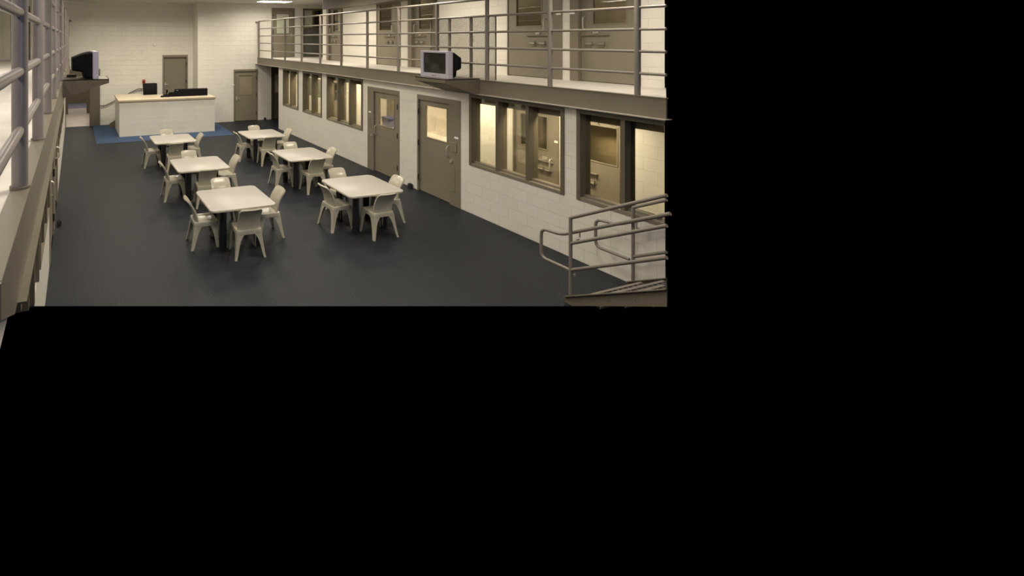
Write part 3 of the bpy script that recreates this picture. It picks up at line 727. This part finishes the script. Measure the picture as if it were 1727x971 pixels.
B().box((6.88, 17.75, CEIL - .03), (8.22, 18.46, CEIL - .001)).build('housing', 'white', t)
B().box((6.92, 17.79, CEIL - .036), (8.18, 18.42, CEIL - .0305)).build('diffuser', 'lamp', t)
def sprinkler(x, y, label):
    t = thing('sprinkler_head', (x, y, CEIL), label, 'sprinkler')
    B().tube([(x, y, CEIL - .002), (x, y, CEIL - .05)], .014, 8).build('stem', 'steel', t)
    B().tube([(x, y, CEIL - .05), (x, y, CEIL - .056)], .035, 10).build('deflector', 'steel', t)
sprinkler(3.72, 20.4, 'small sprinkler head on the ceiling by the back wall')
sprinkler(8.15, 19.3, 'small sprinkler head beside the lit ceiling fixture')
# what is glimpsed in the rooms behind the glass
t = thing('counter', (8.2, 9.9, 1.02), 'pale counter seen through the glass of the shadowed door', 'counter')
B().box((7.95, 9.15, 1.06), (CW - .002, 10.75, 1.12)).build('counter_top', 'white', t, bevel=.004)
B().box((7.97, 9.17, .0005), (CW - .002, 10.73, 1.06)).build('counter_front', 'taupe', t)
t = thing('storage_tub', (8.3, 11.9, 1.0), 'blue tub on a shelf seen through the farther lower door', 'tub')
k = B(); k.loft([[(8.3 + x, 11.55 + y, z) for x, y in rrect(.14 * s, .2 * s, .03)] for z, s in ((1.0805, .9), (1.3, 1.0), (1.32, 1.04), (1.34, 1.04))]); k.build('tub', 'bluebin', t, smooth=True)
t = thing('wall_shelf', (8.3, 11.6, 1.05), 'taupe bench cabinet under the blue tub behind the farther lower door', 'cabinet')
B().box((8.1, 11.25, .0005), (CW - .11, 11.95, 1.05)).build('cabinet_body', 'taupe', t); B().box((8.08, 11.24, 1.05), (CW - .11, 11.96, 1.08)).build('cabinet_top', 'white', t)

# ------------------------------------------------------------------ lights
def area(name, loc, sx, sy, power, col=(1, .90, .74), rot=(0, 0, 0), spread=PI):
    l = D.lights.new(name, 'AREA'); l.shape = 'RECTANGLE'; l.size = sx; l.size_y = sy; l.energy = power; l.color = col; l.spread = spread
    o = D.objects.new(name, l); COL.objects.link(o); o.location = loc; o.rotation_euler = rot
    return o
LC = (1, .905, .755)
for x in (1.2, 4.2):
    for y, p in ((7.0, 62), (10.5, 62), (14.0, 66), (17.5, 90)): area('ceiling_lamp', (x, y, CEIL - .06), 1.25, .6, p, LC, spread=2.8)  # rows assumed from the room's light, out of view, no fixtures modelled
    for y, p in ((-.5, 8), (3.5, 66)): area('ceiling_lamp', (x, y, CEIL - .06), 1.25, .6, p, LC, spread=2.9)  # unseen near-end lamps, added to brighten posts and near walls
for y, p in ((1.0, 35), (5.0, 66), (9.3, 74), (13.7, 74), (18.1, 58)): area('ceiling_lamp', (7.3, y, CEIL - .06), 1.25, .6, p, LC, spread=2.9)  # last one is the modelled fixture; others unseen, nearest added to brighten upper wall
for y, p in ((1.0, 58), (6.0, 50), (13.0, 52)): area('ceiling_lamp', (-1.6, y, CEIL - .06), .6, 1.25, p, (1, .93, .86))  # unseen lamps added over the near walkway to brighten deck, posts and beam
for y in (6.2, 8.6, 11.0, 13.4, 15.8): area('cell_lamp', (7.94, y, 2.41), .25, 1.2, 46, LC)  # unseen lamps assumed behind the windows to brighten the cell corridor
for y in (22.5, 26.5): area('passage_lamp', (.2, y, 2.43), .9, 1.2, 22, LC)  # unseen lamps assumed from the bright passage floor
for y in (6.7, 8.6, 12.2, 15.0): area('cell_lamp', (9.42, y, 5.0), .2, .6, 1.6, LC)  # unseen lamps added to light the upper cells behind their door glass
area('window_daylight', (4.0, -5.5, 3.2), 3.0, 1.6, 60, (.42, .52, 1.0), rot=(PI / 2, 0, 0))  # unseen cool light assumed behind the camera to tint posts; no window built

w = D.worlds.new('world'); scn.world = w; w.use_nodes = True
w.node_tree.nodes['Background'].inputs['Color'].default_value = (0, 0, 0, 1); w.node_tree.nodes['Background'].inputs['Strength'].default_value = 0

# ------------------------------------------------------------------ camera (level, rising-front style shift)
F, CX, Y0, TH, H = 822.0, 412.0, 66.2, .3335, 3.515
cam = D.cameras.new('camera'); cam.sensor_width = 36; cam.sensor_fit = 'HORIZONTAL'; cam.lens = F / 1727 * 36
cam.shift_x = (863.5 - CX) / 1727; cam.shift_y = -(485.5 - Y0) / 1727; cam.clip_start = .05; cam.clip_end = 100
co = D.objects.new('camera', cam); COL.objects.link(co); co.location = (0, 0, H); co.rotation_euler = (PI / 2, 0, -TH)
scn.camera = co
vs = scn.view_settings
scn.display_settings.display_device = 'sRGB'
vs.view_transform = 'Standard'; vs.look = 'None'; vs.exposure = 0.0; vs.gamma = 1.0; vs.use_curve_mapping = False
